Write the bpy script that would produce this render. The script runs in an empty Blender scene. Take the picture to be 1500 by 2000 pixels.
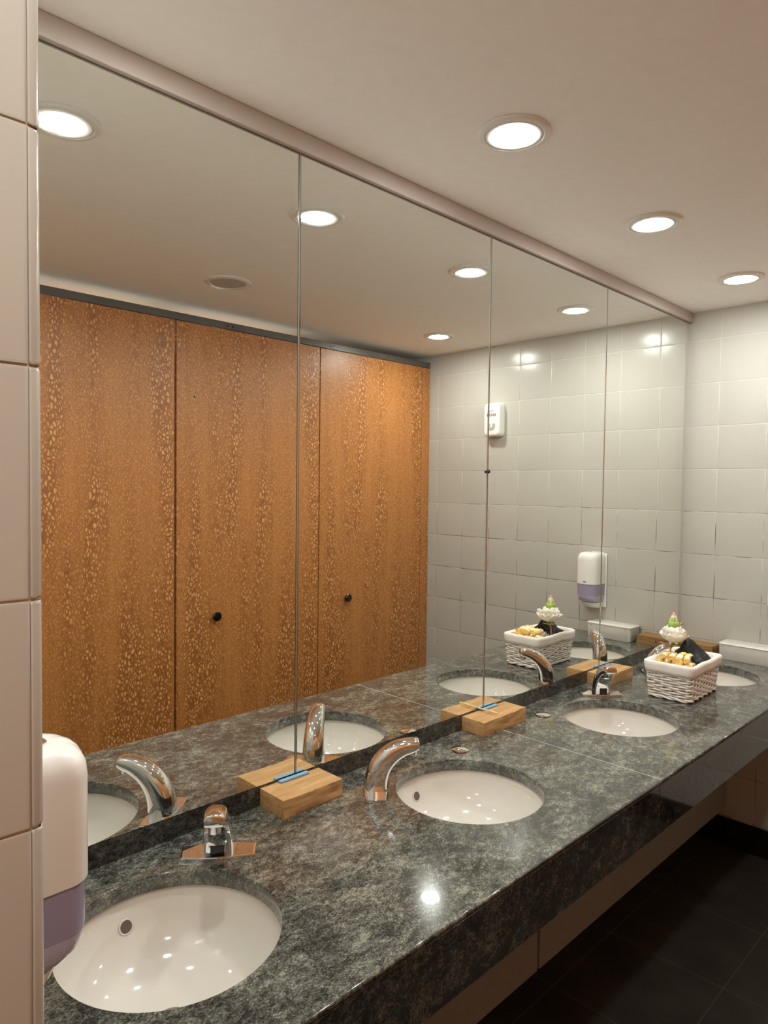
import bpy, bmesh, math, random
from mathutils import Vector, Matrix, noise

sc = bpy.context.scene
COL = sc.collection
rnd = random.Random(7)

# ------------------------------------------------------------------ camera
cam_data = bpy.data.cameras.new('camera')
cam_data.sensor_width = 36.0
cam_data.lens = 1354.66 / 2000.0 * 36.0
cam_data.clip_start = 0.02
cam = bpy.data.objects.new('camera', cam_data)
COL.objects.link(cam)
CR = Matrix(((0.7100631283, 0.0174127192, -0.7039226882),
             (-0.7040328508, 0.0348342826, -0.7093125670),
             (0.0121695817, 0.9992413972, 0.0369936665)))
cam.matrix_world = Matrix.Translation((0, -1.3299, 1.61)) @ CR.to_4x4()
sc.camera = cam

# ------------------------------------------------------------------ world, exposure
LAMP = 272.0            # strength of the downlight lenses
LAMP_COL = (0.96, 1.0, 0.955)
w = bpy.data.worlds.new('world'); sc.world = w; w.use_nodes = True
w.node_tree.nodes['Background'].inputs[0].default_value = (1, .92, .82, 1)
w.node_tree.nodes['Background'].inputs[1].default_value = 0.02
sc.view_settings.view_transform = 'Standard'
sc.view_settings.look = 'None'
sc.view_settings.gamma = 1.0
sc.view_settings.use_curve_mapping = False
sc.view_settings.exposure = 0.0
sc.cycles.max_bounces = 10
sc.cycles.diffuse_bounces = 5
sc.cycles.glossy_bounces = 8
sc.cycles.sample_clamp_indirect = 12.0

# ------------------------------------------------------------------ key sizes (metres)
ZC = 0.86        # counter top
ZF = -0.017      # floor
ZT = 2.440       # ceiling
ZL = 2.4316      # underside of the lamps
XN = 0.213       # face of the near wall
XF = 3.339       # far wall
YF = -0.589      # counter front
YD = -1.630      # stall fronts
YE = -0.700      # end of the near wall
ROW0, ROWP = 1.509, 0.1993      # tile rows
COL0, COLP = -0.139, 0.2027     # tile columns of the far wall
SINKS = [(0.556, -0.276), (1.356, -0.277), (2.150, -0.276), (2.940, -0.274)]
SR = 0.183

# ------------------------------------------------------------------ material helpers
def new_mat(name):
    m = bpy.data.materials.new(name); m.use_nodes = True
    nt = m.node_tree
    return m, nt, nt.nodes['Principled BSDF']

def srgb(r, g, b):
    f = lambda c: (c / 255 / 12.92) if c / 255 <= 0.04045 else ((c / 255 + 0.055) / 1.055) ** 2.4
    return (f(r), f(g), f(b), 1)

def N(nt, typ, **kw):
    n = nt.nodes.new(typ)
    for k, v in kw.items():
        if k in n.inputs: n.inputs[k].default_value = v
        else: setattr(n, k, v)
    return n

def L(nt, a, b): nt.links.new(a, b)

def ramp(nt, fac, stops):
    r = nt.nodes.new('ShaderNodeValToRGB')
    els = r.color_ramp.elements
    while len(els) < len(stops): els.new(0.5)
    for e, (p, c) in zip(els, stops):
        e.position = p; e.color = c if len(c) == 4 else (*c, 1)
    if fac is not None: L(nt, fac, r.inputs[0])
    return r

def simple(name, col, rough=0.5, metal=0.0, spec=0.5, coat=0.0, bump=0.0, bscale=60.0, var=0.0, trans=0.0, ior=1.45, sss=0.0):
    m, nt, b = new_mat(name)
    b.inputs['Base Color'].default_value = col if len(col) == 4 else (*col, 1)
    b.inputs['Roughness'].default_value = rough
    b.inputs['Metallic'].default_value = metal
    b.inputs['Specular IOR Level'].default_value = spec
    b.inputs['Coat Weight'].default_value = coat
    b.inputs['Coat Roughness'].default_value = 0.05
    b.inputs['Transmission Weight'].default_value = trans
    b.inputs['IOR'].default_value = ior
    tc = N(nt, 'ShaderNodeTexCoord')
    n = N(nt, 'ShaderNodeTexNoise', Scale=bscale, Detail=4.0)
    L(nt, tc.outputs['Object'], n.inputs['Vector'])
    if var > 0:
        c = b.inputs['Base Color'].default_value
        lo = tuple(max(0, x * (1 - var)) for x in c[:3]); hi = tuple(min(1, x * (1 + var)) for x in c[:3])
        r = ramp(nt, n.outputs['Fac'], [(0.3, lo), (0.7, hi)])
        L(nt, r.outputs[0], b.inputs['Base Color'])
    if bump > 0:
        bp = N(nt, 'ShaderNodeBump', Strength=bump, Distance=0.002)
        L(nt, n.outputs['Fac'], bp.inputs['Height']); L(nt, bp.outputs[0], b.inputs['Normal'])
    return m

def mat_granite(name='granite', dark=1.0, rough=0.12):
    m, nt, b = new_mat(name)
    tc = N(nt, 'ShaderNodeTexCoord')
    mp = N(nt, 'ShaderNodeMapping'); mp.inputs['Rotation'].default_value = (0, 0, math.radians(-38)); mp.inputs['Scale'].default_value = (0.80, 1.15, 1.0)
    L(nt, tc.outputs['Object'], mp.inputs['Vector'])
    n1 = N(nt, 'ShaderNodeTexNoise', Scale=15.0, Detail=6.0, Roughness=0.68, Distortion=0.35)
    n2 = N(nt, 'ShaderNodeTexNoise', Scale=75.0, Detail=8.0, Roughness=0.72, Distortion=0.6)
    n3 = N(nt, 'ShaderNodeTexNoise', Scale=330.0, Detail=3.0, Roughness=0.6)
    n4 = N(nt, 'ShaderNodeTexNoise', Scale=3.0, Detail=3.0, Roughness=0.5)
    for n in (n1, n2, n3, n4): L(nt, mp.outputs[0], n.inputs['Vector'])
    a = N(nt, 'ShaderNodeMath', operation='MULTIPLY'); a.inputs[1].default_value = 0.45; L(nt, n1.outputs['Fac'], a.inputs[0])
    c = N(nt, 'ShaderNodeMath', operation='MULTIPLY_ADD'); c.inputs[1].default_value = 0.62; L(nt, n2.outputs['Fac'], c.inputs[0]); L(nt, a.outputs[0], c.inputs[2])
    d = N(nt, 'ShaderNodeMath', operation='MULTIPLY_ADD'); d.inputs[1].default_value = 0.50; L(nt, n3.outputs['Fac'], d.inputs[0]); L(nt, c.outputs[0], d.inputs[2])
    e = N(nt, 'ShaderNodeMath', operation='MULTIPLY_ADD'); e.inputs[1].default_value = 0.18; L(nt, n4.outputs['Fac'], e.inputs[0]); L(nt, d.outputs[0], e.inputs[2])
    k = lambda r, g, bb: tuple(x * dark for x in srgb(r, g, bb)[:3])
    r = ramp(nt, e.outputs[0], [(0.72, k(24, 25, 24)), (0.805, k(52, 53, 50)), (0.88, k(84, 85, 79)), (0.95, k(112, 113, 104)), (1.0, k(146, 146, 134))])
    br = N(nt, 'ShaderNodeTexNoise', Scale=4.2, Detail=2.0)
    L(nt, tc.outputs['Object'], br.inputs['Vector'])
    rb = ramp(nt, br.outputs['Fac'], [(0.58, (0, 0, 0)), (0.74, (1, 1, 1))])
    mx = N(nt, 'ShaderNodeMix', data_type='RGBA', blend_type='MULTIPLY')
    mf = N(nt, 'ShaderNodeMath', operation='MULTIPLY'); mf.inputs[1].default_value = 0.45
    L(nt, rb.outputs[0], mf.inputs[0]); L(nt, mf.outputs[0], mx.inputs['Factor'])
    L(nt, r.outputs[0], mx.inputs[6]); mx.inputs[7].default_value = (1.0, 0.72, 0.48, 1)
    L(nt, mx.outputs[2], b.inputs['Base Color'])
    b.inputs['Roughness'].default_value = rough
    b.inputs['Specular IOR Level'].default_value = 0.45
    b.inputs['Coat Weight'].default_value = 0.5; b.inputs['Coat Roughness'].default_value = 0.025
    bp = N(nt, 'ShaderNodeBump', Strength=0.06, Distance=0.0006)
    L(nt, n3.outputs['Fac'], bp.inputs['Height']); L(nt, bp.outputs[0], b.inputs['Normal'])
    return m

def mat_lacewood(name='lacewood'):
    m, nt, b = new_mat(name)
    tc = N(nt, 'ShaderNodeTexCoord')
    wob = N(nt, 'ShaderNodeTexNoise', Scale=9.0, Detail=2.0); L(nt, tc.outputs['Object'], wob.inputs['Vector'])
    va = N(nt, 'ShaderNodeVectorMath', operation='MULTIPLY_ADD'); va.inputs[1].default_value = (0.03, 0, 0.03)
    L(nt, wob.outputs['Color'], va.inputs[0]); L(nt, tc.outputs['Object'], va.inputs[2])
    def cells(sx_, sz_, tilt):
        mp = N(nt, 'ShaderNodeMapping'); mp.inputs['Scale'].default_value = (sx_, 1.0, sz_); mp.inputs['Rotation'].default_value = (0, math.radians(tilt), 0)
        L(nt, va.outputs[0], mp.inputs['Vector'])
        vo = N(nt, 'ShaderNodeTexVoronoi', feature='DISTANCE_TO_EDGE', Scale=1.0, Randomness=0.95)
        L(nt, mp.outputs[0], vo.inputs['Vector'])
        return vo.outputs['Distance']
    big, small = cells(84, 44, 9), cells(170, 64, 9)
    mp2 = N(nt, 'ShaderNodeMapping'); mp2.inputs['Scale'].default_value = (8.5, 1.0, 0.9)
    L(nt, va.outputs[0], mp2.inputs['Vector'])
    bn = N(nt, 'ShaderNodeTexNoise', Scale=1.0, Detail=3.0, Roughness=0.5); L(nt, mp2.outputs[0], bn.inputs['Vector'])
    rb = ramp(nt, bn.outputs['Fac'], [(0.44, (0, 0, 0)), (0.56, (1, 1, 1))])
    dm = N(nt, 'ShaderNodeMix', data_type='FLOAT')
    L(nt, rb.outputs[0], dm.inputs[0]); L(nt, small, dm.inputs[2]); L(nt, big, dm.inputs[3])
    fl = ramp(nt, dm.outputs[0], [(0.05, (0, 0, 0)), (0.30, (1, 1, 1))])
    st = ramp(nt, bn.outputs['Fac'], [(0.36, (0.35, 0.35, 0.35)), (0.60, (0.95, 0.95, 0.95))])
    mp3 = N(nt, 'ShaderNodeMapping'); mp3.inputs['Scale'].default_value = (26.0, 1.0, 0.9)
    L(nt, tc.outputs['Object'], mp3.inputs['Vector'])
    gr = N(nt, 'ShaderNodeTexNoise', Scale=1.0, Detail=5.0, Roughness=0.6); L(nt, mp3.outputs[0], gr.inputs['Vector'])
    base = ramp(nt, gr.outputs['Fac'], [(0.30, srgb(184, 116, 58)), (0.55, srgb(194, 127, 66)), (0.75, srgb(202, 136, 74))])
    flk = ramp(nt, fl.outputs[0], [(0.0, srgb(146, 88, 40)), (0.45, srgb(186, 120, 62)), (1.0, srgb(226, 170, 108))])
    mx = N(nt, 'ShaderNodeMix', data_type='RGBA')
    L(nt, st.outputs[0], mx.inputs['Factor']); L(nt, base.outputs[0], mx.inputs[6]); L(nt, flk.outputs[0], mx.inputs[7])
    L(nt, mx.outputs[2], b.inputs['Base Color'])
    bp = N(nt, 'ShaderNodeBump', Strength=0.12, Distance=0.001)
    L(nt, fl.outputs[0], bp.inputs['Height']); L(nt, bp.outputs[0], b.inputs['Normal'])
    b.inputs['Roughness'].default_value = 0.42
    b.inputs['Coat Weight'].default_value = 0.15; b.inputs['Coat Roughness'].default_value = 0.3
    return m

def mat_rawwood(name, c1, c2, c3):
    m, nt, b = new_mat(name)
    tc = N(nt, 'ShaderNodeTexCoord')
    mp = N(nt, 'ShaderNodeMapping'); mp.inputs['Scale'].default_value = (7, 60, 110)
    L(nt, tc.outputs['Object'], mp.inputs['Vector'])
    g = N(nt, 'ShaderNodeTexNoise', Scale=1.0, Detail=6.0, Roughness=0.62, Distortion=0.5); L(nt, mp.outputs[0], g.inputs['Vector'])
    r = ramp(nt, g.outputs['Fac'], [(0.28, c1), (0.5, c2), (0.72, c3)])
    L(nt, r.outputs[0], b.inputs['Base Color'])
    b.inputs['Roughness'].default_value = 0.75
    bp = N(nt, 'ShaderNodeBump', Strength=0.5, Distance=0.0015)
    L(nt, g.outputs['Fac'], bp.inputs['Height']); L(nt, bp.outputs[0], b.inputs['Normal'])
    return m

def mat_grout():
    m, nt, b = new_mat('grout')
    tc = N(nt, 'ShaderNodeTexCoord')
    n = N(nt, 'ShaderNodeTexNoise', Scale=7.0, Detail=5.0, Roughness=0.7); L(nt, tc.outputs['Object'], n.inputs['Vector'])
    sx = N(nt, 'ShaderNodeSeparateXYZ'); L(nt, tc.outputs['Object'], sx.inputs[0])
    # soiled joints stay in the rows near the basins
    mr = N(nt, 'ShaderNodeMapRange'); mr.inputs['From Min'].default_value = 1.50; mr.inputs['From Max'].default_value = 1.54
    mr.inputs['To Min'].default_value = 0.0; mr.inputs['To Max'].default_value = 0.22
    L(nt, sx.outputs['Z'], mr.inputs['Value'])
    ad = N(nt, 'ShaderNodeMath', operation='ADD'); L(nt, n.outputs['Fac'], ad.inputs[0]); L(nt, mr.outputs[0], ad.inputs[1])
    r = ramp(nt, ad.outputs[0], [(0.40, srgb(40, 36, 30)), (0.50, srgb(150, 140, 125)), (0.58, srgb(214, 208, 196))])
    L(nt, r.outputs[0], b.inputs['Base Color']); b.inputs['Roughness'].default_value = 0.85
    return m

def mat_tile(name, c1, c2, rough=0.16):
    m, nt, b = new_mat(name)
    tc = N(nt, 'ShaderNodeTexCoord')
    n = N(nt, 'ShaderNodeTexNoise', Scale=2.2, Detail=2.0); L(nt, tc.outputs['Object'], n.inputs['Vector'])
    r = ramp(nt, n.outputs['Fac'], [(0.35, c1), (0.65, c2)])
    L(nt, r.outputs[0], b.inputs['Base Color'])
    b.inputs['Roughness'].default_value = rough
    b.inputs['Specular IOR Level'].default_value = 0.4
    n2 = N(nt, 'ShaderNodeTexNoise', Scale=18.0, Detail=1.0); L(nt, tc.outputs['Object'], n2.inputs['Vector'])
    bp = N(nt, 'ShaderNodeBump', Strength=0.08, Distance=0.002)
    L(nt, n2.outputs['Fac'], bp.inputs['Height']); L(nt, bp.outputs[0], b.inputs['Normal'])
    return m

def mat_emit(name, col, s):
    m, nt, b = new_mat(name)
    b.inputs['Base Color'].default_value = (0.9, 0.9, 0.9, 1)
    b.inputs['Emission Color'].default_value = (*col, 1)
    b.inputs['Emission Strength'].default_value = s
    return m

M = {}
M['granite'] = mat_granite()
M['lace'] = mat_lacewood()
M['tile'] = mat_tile('white_tile', srgb(188, 184, 175), srgb(194, 190, 181), 0.2)
M['grout'] = mat_grout()
M['cleangrout'] = simple('clean_grout', srgb(196, 188, 176), 0.85, var=0.12, bscale=20)
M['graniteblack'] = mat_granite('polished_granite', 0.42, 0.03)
M['railgrey'] = simple('worn_grey_rail', srgb(104, 100, 96), 0.4, metal=0.3, var=0.1, bscale=12)
M['joint'] = simple('joint_filler', srgb(168, 166, 156), 0.6)
M['ceiling'] = simple('ceiling_paint', srgb(246, 242, 237), 0.9, bump=0.1, bscale=25, var=0.015)
M['plaster'] = simple('plain_paint', srgb(240, 239, 236), 0.85, var=0.02)
M['trim'] = simple('trim_paint', srgb(180, 167, 157), 0.6, var=0.03, bscale=8)
M['chrome'] = simple('chrome', (0.86, 0.86, 0.87), 0.035, metal=1.0)
M['steel'] = simple('brushed_steel', (0.33, 0.33, 0.33), 0.32, metal=1.0, bump=0.1, bscale=40)
M['darkmetal'] = simple('dark_metal', (0.10, 0.095, 0.09), 0.25, metal=1.0)
M['mirror'] = simple('mirror_silver', (0.905, 0.92, 0.885), 0.0, metal=1.0)
M['glassedge'] = simple('mirror_edge', (0.55, 0.56, 0.54), 0.08, metal=1.0)
M['groundedge'] = simple('ground_glass_edge', srgb(176, 180, 170), 0.5)
M['porcelain'] = simple('porcelain', srgb(222, 216, 207), 0.07, spec=0.5, coat=0.4)
M['whiteplastic'] = simple('white_plastic', srgb(238, 234, 228), 0.22, coat=0.2)
M['whitebox'] = simple('white_box_plastic', srgb(226, 222, 214), 0.35)
M['purple'] = simple('violet_plastic', srgb(158, 151, 176), 0.15, coat=0.3)
M['purplelight'] = simple('pale_violet_plastic', srgb(184, 178, 200), 0.18, coat=0.3)
M['black'] = simple('black_plastic', srgb(12, 12, 13), 0.12)
M['hole'] = simple('dark_recess', srgb(104, 92, 82), 0.6)
M['blackstone'] = simple('black_skirting', srgb(24, 22, 21), 0.3)
M['slotgrey'] = simple('slot_grey', srgb(60, 60, 64), 0.5)
M['logo'] = simple('logo_grey', srgb(120, 118, 116), 0.4)
M['panel'] = simple('access_panel_paint', srgb(150, 149, 148), 0.5, var=0.02, bscale=5)
M['block'] = mat_rawwood('raw_oak', srgb(166, 124, 76), srgb(188, 146, 96), srgb(206, 166, 114))
M['block2'] = mat_rawwood('raw_brown_wood', srgb(112, 80, 46), srgb(150, 112, 68), srgb(176, 138, 90))
M['blue'] = simple('blue_plastic', srgb(126, 170, 200), 0.4)
M['stick'] = simple('pale_stick_wood', srgb(232, 204, 140), 0.6, var=0.06)
M['wicker'] = simple('white_wicker', srgb(236, 228, 220), 0.5, var=0.05, bscale=90)
M['cloth'] = simple('white_cloth', srgb(240, 233, 226), 0.9, bump=0.3, bscale=120)
M['petal'] = simple('white_petal', srgb(246, 240, 226), 0.6, var=0.03)
M['petalblush'] = simple('blush_petal', srgb(240, 218, 204), 0.6, var=0.04)
M['petalpink'] = simple('pink_petal', srgb(226, 160, 150), 0.6, var=0.12)
M['leaf'] = simple('bud_green', srgb(164, 190, 92), 0.55, var=0.15, bscale=40)
M['stem'] = simple('orange_stem', srgb(206, 140, 104), 0.6, var=0.15)
M['cream'] = simple('cream_wrapper', srgb(246, 234, 212), 0.35, bump=0.4, bscale=150, var=0.06)
M['yellow'] = simple('yellow_wrapper', srgb(244, 206, 116), 0.35, bump=0.4, bscale=150, var=0.1)
M['blackcloth'] = simple('black_fabric', srgb(30, 30, 33), 0.55, bump=0.4, bscale=70)
M['nailhole'] = simple('nail_hole_dark', srgb(36, 28, 22), 0.8)
M['violetdark'] = simple('dark_violet_fabric', srgb(62, 44, 74), 0.5, var=0.1)
M['glass'] = simple('clear_glass', (0.95, 0.97, 0.97), 0.02, trans=1.0, ior=1.45)
M['lampwhite'] = simple('lamp_white', srgb(226, 222, 216), 0.4)
M['grille'] = simple('grille_grey', srgb(184, 180, 174), 0.6)
M['lens'] = mat_emit('lamp_lens', LAMP_COL, LAMP)
M['cord'] = simple('black_rubber', srgb(10, 10, 10), 0.5)

def mat_floor():
    m, nt, b = new_mat('slate_floor')
    tc = N(nt, 'ShaderNodeTexCoord')
    sx = N(nt, 'ShaderNodeSeparateXYZ'); L(nt, tc.outputs['Object'], sx.inputs[0])
    def line(out, off, pitch):
        a = N(nt, 'ShaderNodeMath', operation='ADD'); a.inputs[1].default_value = -off + 50 * pitch; L(nt, out, a.inputs[0])
        p = N(nt, 'ShaderNodeMath', operation='PINGPONG'); p.inputs[1].default_value = pitch / 2; L(nt, a.outputs[0], p.inputs[0])
        q = N(nt, 'ShaderNodeMath', operation='LESS_THAN'); q.inputs[1].default_value = 0.0018; L(nt, p.outputs[0], q.inputs[0])
        return q.outputs[0]
    mx = N(nt, 'ShaderNodeMath', operation='MAXIMUM')
    L(nt, line(sx.outputs['X'], 2.357, 0.394), mx.inputs[0]); L(nt, line(sx.outputs['Y'], -0.557, 0.394), mx.inputs[1])
    n = N(nt, 'ShaderNodeTexNoise', Scale=5.0, Detail=7.0, Roughness=0.65); L(nt, tc.outputs['Object'], n.inputs['Vector'])
    r = ramp(nt, n.outputs['Fac'], [(0.3, srgb(40, 36, 33)), (0.7, srgb(62, 57, 52))])
    mc = N(nt, 'ShaderNodeMix', data_type='RGBA'); L(nt, mx.outputs[0], mc.inputs['Factor']); L(nt, r.outputs[0], mc.inputs[6]); mc.inputs[7].default_value = srgb(86, 80, 72)
    L(nt, mc.outputs[2], b.inputs['Base Color'])
    b.inputs['Roughness'].default_value = 0.5
    bp = N(nt, 'ShaderNodeBump', Strength=0.25, Distance=0.003); L(nt, n.outputs['Fac'], bp.inputs['Height']); L(nt, bp.outputs[0], b.inputs['Normal'])
    return m
M['floor'] = mat_floor()

# ------------------------------------------------------------------ mesh helpers
def link(name, bm, mats, parent=None, smooth=False, angle=None, recalc=True):
    if recalc: bmesh.ops.recalc_face_normals(bm, faces=bm.faces)
    me = bpy.data.meshes.new(name)
    bm.to_mesh(me); bm.free()
    for m in (mats if isinstance(mats, (list, tuple)) else [mats]): me.materials.append(m)
    if smooth:
        for p in me.polygons: p.use_smooth = True
        if angle is not None: me.set_sharp_from_angle(angle=math.radians(angle))
    o = bpy.data.objects.new(name, me)
    COL.objects.link(o)
    if parent is not None: o.parent = parent
    return o

def thing(name, label, cat, loc=(0, 0, 0), rz=0.0, group=None):
    o = bpy.data.objects.new(name, None)
    o.empty_display_size = 0.05
    COL.objects.link(o)
    o.location = loc; o.rotation_euler = (0, 0, rz)
    o['label'] = label; o['category'] = cat
    if group: o['group'] = group
    return o

def tag(o, label, cat, group=None):
    o['label'] = label; o['category'] = cat
    if group: o['group'] = group
    return o

def struct(name, bm, mats, **kw):
    o = link(name, bm, mats, **kw); o['kind'] = 'structure'
    return o

def copy_tree(src, label, loc=None, rz=None):
    r = src.copy(); COL.objects.link(r)
    if loc is not None: r.location = loc
    if rz is not None: r.rotation_euler = (0, 0, rz)
    r['label'] = label
    for ch in [c for c in src.children]:
        c = ch.copy(); COL.objects.link(c); c.parent = r
        for g in [x for x in ch.children]:
            d = g.copy(); COL.objects.link(d); d.parent = c
    return r

def box(bm, x0, x1, y0, y1, z0, z1, mi=0, bev=0.0, seg=2):
    vs = [bm.verts.new((x, y, z)) for x in (x0, x1) for y in (y0, y1) for z in (z0, z1)]
    idx = [(0, 1, 3, 2), (4, 6, 7, 5), (0, 4, 5, 1), (2, 3, 7, 6), (0, 2, 6, 4), (1, 5, 7, 3)]
    fs = [bm.faces.new([vs[i] for i in q]) for q in idx]
    for f in fs: f.material_index = mi
    if bev > 0:
        es = list({e for f in fs for e in f.edges})
        r = bmesh.ops.bevel(bm, geom=es, offset=bev, segments=seg, profile=0.5, affect='EDGES')
        for f in r['faces']: f.material_index = mi
    return fs

def loft(bm, rings, cap=True, closed=True, mi=0):
    rv = [[bm.verts.new(p) for p in r] for r in rings]
    n = len(rv[0])
    for a, b in zip(rv, rv[1:]):
        for i in range(n if closed else n - 1):
            j = (i + 1) % n
            f = bm.faces.new((a[i], a[j], b[j], b[i])); f.material_index = mi
    if cap and closed:
        f = bm.faces.new(list(reversed(rv[0]))); f.material_index = mi
        f = bm.faces.new(rv[-1]); f.material_index = mi
    return rv

def lathe(bm, prof, n=48, c=(0, 0, 0), mi=0, closed_profile=False):
    # prof: list of (r, z); r == 0 gives a pole
    rings = []
    for r, z in prof:
        if r < 1e-6: rings.append([bm.verts.new((c[0], c[1], c[2] + z))])
        else: rings.append([bm.verts.new((c[0] + r * math.cos(2 * math.pi * i / n), c[1] + r * math.sin(2 * math.pi * i / n), c[2] + z)) for i in range(n)])
    prs = list(zip(rings, rings[1:]))
    if closed_profile: prs.append((rings[-1], rings[0]))
    for a, b in prs:
        for i in range(n):
            j = (i + 1) % n
            if len(a) == 1 and len(b) == 1: continue
            if len(a) == 1: f = bm.faces.new((a[0], b[j], b[i]))
            elif len(b) == 1: f = bm.faces.new((a[i], a[j], b[0]))
            else: f = bm.faces.new((a[i], a[j], b[j], b[i]))
            f.material_index = mi

def tube(bm, pts, r, n=8, closed=False, mi=0, cap=True):
    pts = [Vector(p) for p in pts]
    m = len(pts); rings = []
    up = Vector((0.13, 0.21, 0.97)).normalized()
    for i, p in enumerate(pts):
        a = pts[(i - 1) % m] if (closed or i > 0) else p
        b = pts[(i + 1) % m] if (closed or i < m - 1) else p
        t = (b - a).normalized()
        u = up - t * up.dot(t)
        if u.length < 1e-4: u = t.orthogonal()
        u.normalize(); v = t.cross(u)
        rr = r[i] if isinstance(r, (list, tuple)) else r
        rings.append([p + u * rr * math.cos(2 * math.pi * k / n) + v * rr * math.sin(2 * math.pi * k / n) for k in range(n)])
    if closed: rings.append(rings[0])
    loft(bm, rings, cap=(cap and not closed), mi=mi)

def rrect(hx, hy, r, seg=6, cx=0, cy=0):
    pts = []
    for sx, sy, a0 in ((1, 1, 0), (-1, 1, 90), (-1, -1, 180), (1, -1, 270)):
        for k in range(seg + 1):
            a = math.radians(a0 + 90 * k / seg)
            pts.append((cx + sx * (hx - r) + r * math.cos(a), cy + sy * (hy - r) + r * math.sin(a)))
    return pts

# ------------------------------------------------------------------ setting
def tiles(bm, to3d, us, vs, gap=0.0010, h=0.0013, mi=0):
    """pillowed tiles between the joint lines us x vs; to3d(u, v, out) -> point"""
    for u0, u1 in zip(us, us[1:]):
        for v0, v1 in zip(vs, vs[1:]):
            a, b, c, d = u0 + gap, u1 - gap, v0 + gap, v1 - gap
            if b - a < 0.006 or d - c < 0.006: continue
            jit = rnd.uniform(-0.0003, 0.0003)
            lv = [(0, 0.0), (0.0002, h * 0.55), (0.0012, h * 0.9), (0.0035, h)]
            rg = [[to3d(p, q, o + (jit if o > 0 else 0)) for p, q in ((a + i, c + i), (b - i, c + i), (b - i, d - i), (a + i, d - i))] for i, o in lv]
            rv = [[bm.verts.new(p) for p in r] for r in rg]
            for x, y in zip(rv, rv[1:]):
                for i in range(4):
                    bm.faces.new((x[i], x[(i + 1) % 4], y[(i + 1) % 4], y[i])).material_index = mi
            bm.faces.new(rv[-1]).material_index = mi

rows = [ZF] + [ROW0 + ROWP * k for k in range(-7, 5)] + [ZT]
bm = bmesh.new(); box(bm, -1.4, XF + 0.1, -3.1, 0.1, ZF - 0.1, ZF)
struct('floor', bm, M['floor'])
bm = bmesh.new(); box(bm, -1.4, XF + 0.1, -3.1, 0.1, ZT, ZT + 0.1)
struct('ceiling', bm, M['ceiling'])
# far wall, tiled
bm = bmesh.new()
box(bm, XF + 0.0012, XF + 0.1, -3.1, 0.1, ZF, ZT, mi=1)
cols = sorted([0.03] + [COL0 - COLP * k for k in range(0, 15)])
tiles(bm, lambda u, v, o: (XF + 0.0012 - o, u, v), cols, rows)
struct('wall_far', bm, [M['tile'], M['grout']], smooth=True, angle=50)
bm = bmesh.new(); box(bm, XF - 0.012, XF - 0.0005, -3.0, -0.0, ZF, 0.11, bev=0.002)
struct('baseboard_far', bm, M['blackstone'])
# mirror wall
bm = bmesh.new(); box(bm, XN - 0.02, XF + 0.0, 0.008, 0.1, ZF, ZT)
struct('wall_left', bm, M['tile'])
bm = bmesh.new(); box(bm, XN + 0.002, XF - 0.003, -0.012, 0.006, 2.3945, ZT - 0.0005, bev=0.0015)
struct('trim_1', bm, M['trim'])
# near wall with rounded tiled corner
bm = bmesh.new()
pl_ = [(-0.6, 0.1), (-0.6, YE + 0.0016), (XN - 0.012, YE + 0.0016), (XN - 0.0055, YE + 0.0045), (XN - 0.0016, YE + 0.012), (XN - 0.0016, 0.1)]
loft(bm, [[(x, y, z) for x, y in pl_] for z in (ZF, ZT)], mi=1)
us = [-0.6, -0.40, -0.20, 0.0, 0.2016]
tiles(bm, lambda u, v, o: (u, YE + 0.0008 - o, v), us, rows, h=0.0008)
prof = [(0.2014, YE + 0.0012), (0.2017, YE + 0.0004), (0.2030, YE)]
for k in range(0, 7):
    a = math.radians(-90 + 15 * k); prof.append((XN - 0.010 + 0.010 * math.cos(a), YE + 0.010 + 0.010 * math.sin(a)))
prof += [(XN, YE + 0.10), (XN, YE + 0.1985), (XN - 0.0012, YE + 0.1995)]
for z0, z1 in zip(rows, rows[1:]):
    rings = []
    cx, cy = XN - 0.012, YE + 0.012
    for z, ins in ((z0 + .0011, .0014), (z0 + .0015, .0006), (z0 + .004, 0), (z1 - .004, 0), (z1 - .0015, .0006), (z1 - .0011, .0014)):
        rings.append([(x - (ins if y > YE + 0.004 else ins * 0.3), y + (ins if x < XN - 0.004 else ins * 0.3), z) for x, y in prof])
    loft(bm, rings, closed=False)
ys = [YE + 0.2, YE + 0.4, YE + 0.6, -0.002]
tiles(bm, lambda u, v, o: (XN - 0.0016 + o, u, v), ys, rows)
struct('wall_near', bm, [M['tile'], M['cleangrout']], smooth=True, angle=50)
bm = bmesh.new(); box(bm, -1.4, -1.3, -3.1, 0.1, ZF, ZT)
struct('wall_behind', bm, M['plaster'])
bm = bmesh.new(); box(bm, -1.3, -0.6, 0.0, 0.1, ZF, ZT)
struct('wall_side', bm, M['plaster'])
bm = bmesh.new(); box(bm, -1.3, XF, -3.1, -3.0, ZF, ZT)
struct('wall_right', bm, M['plaster'])

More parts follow.
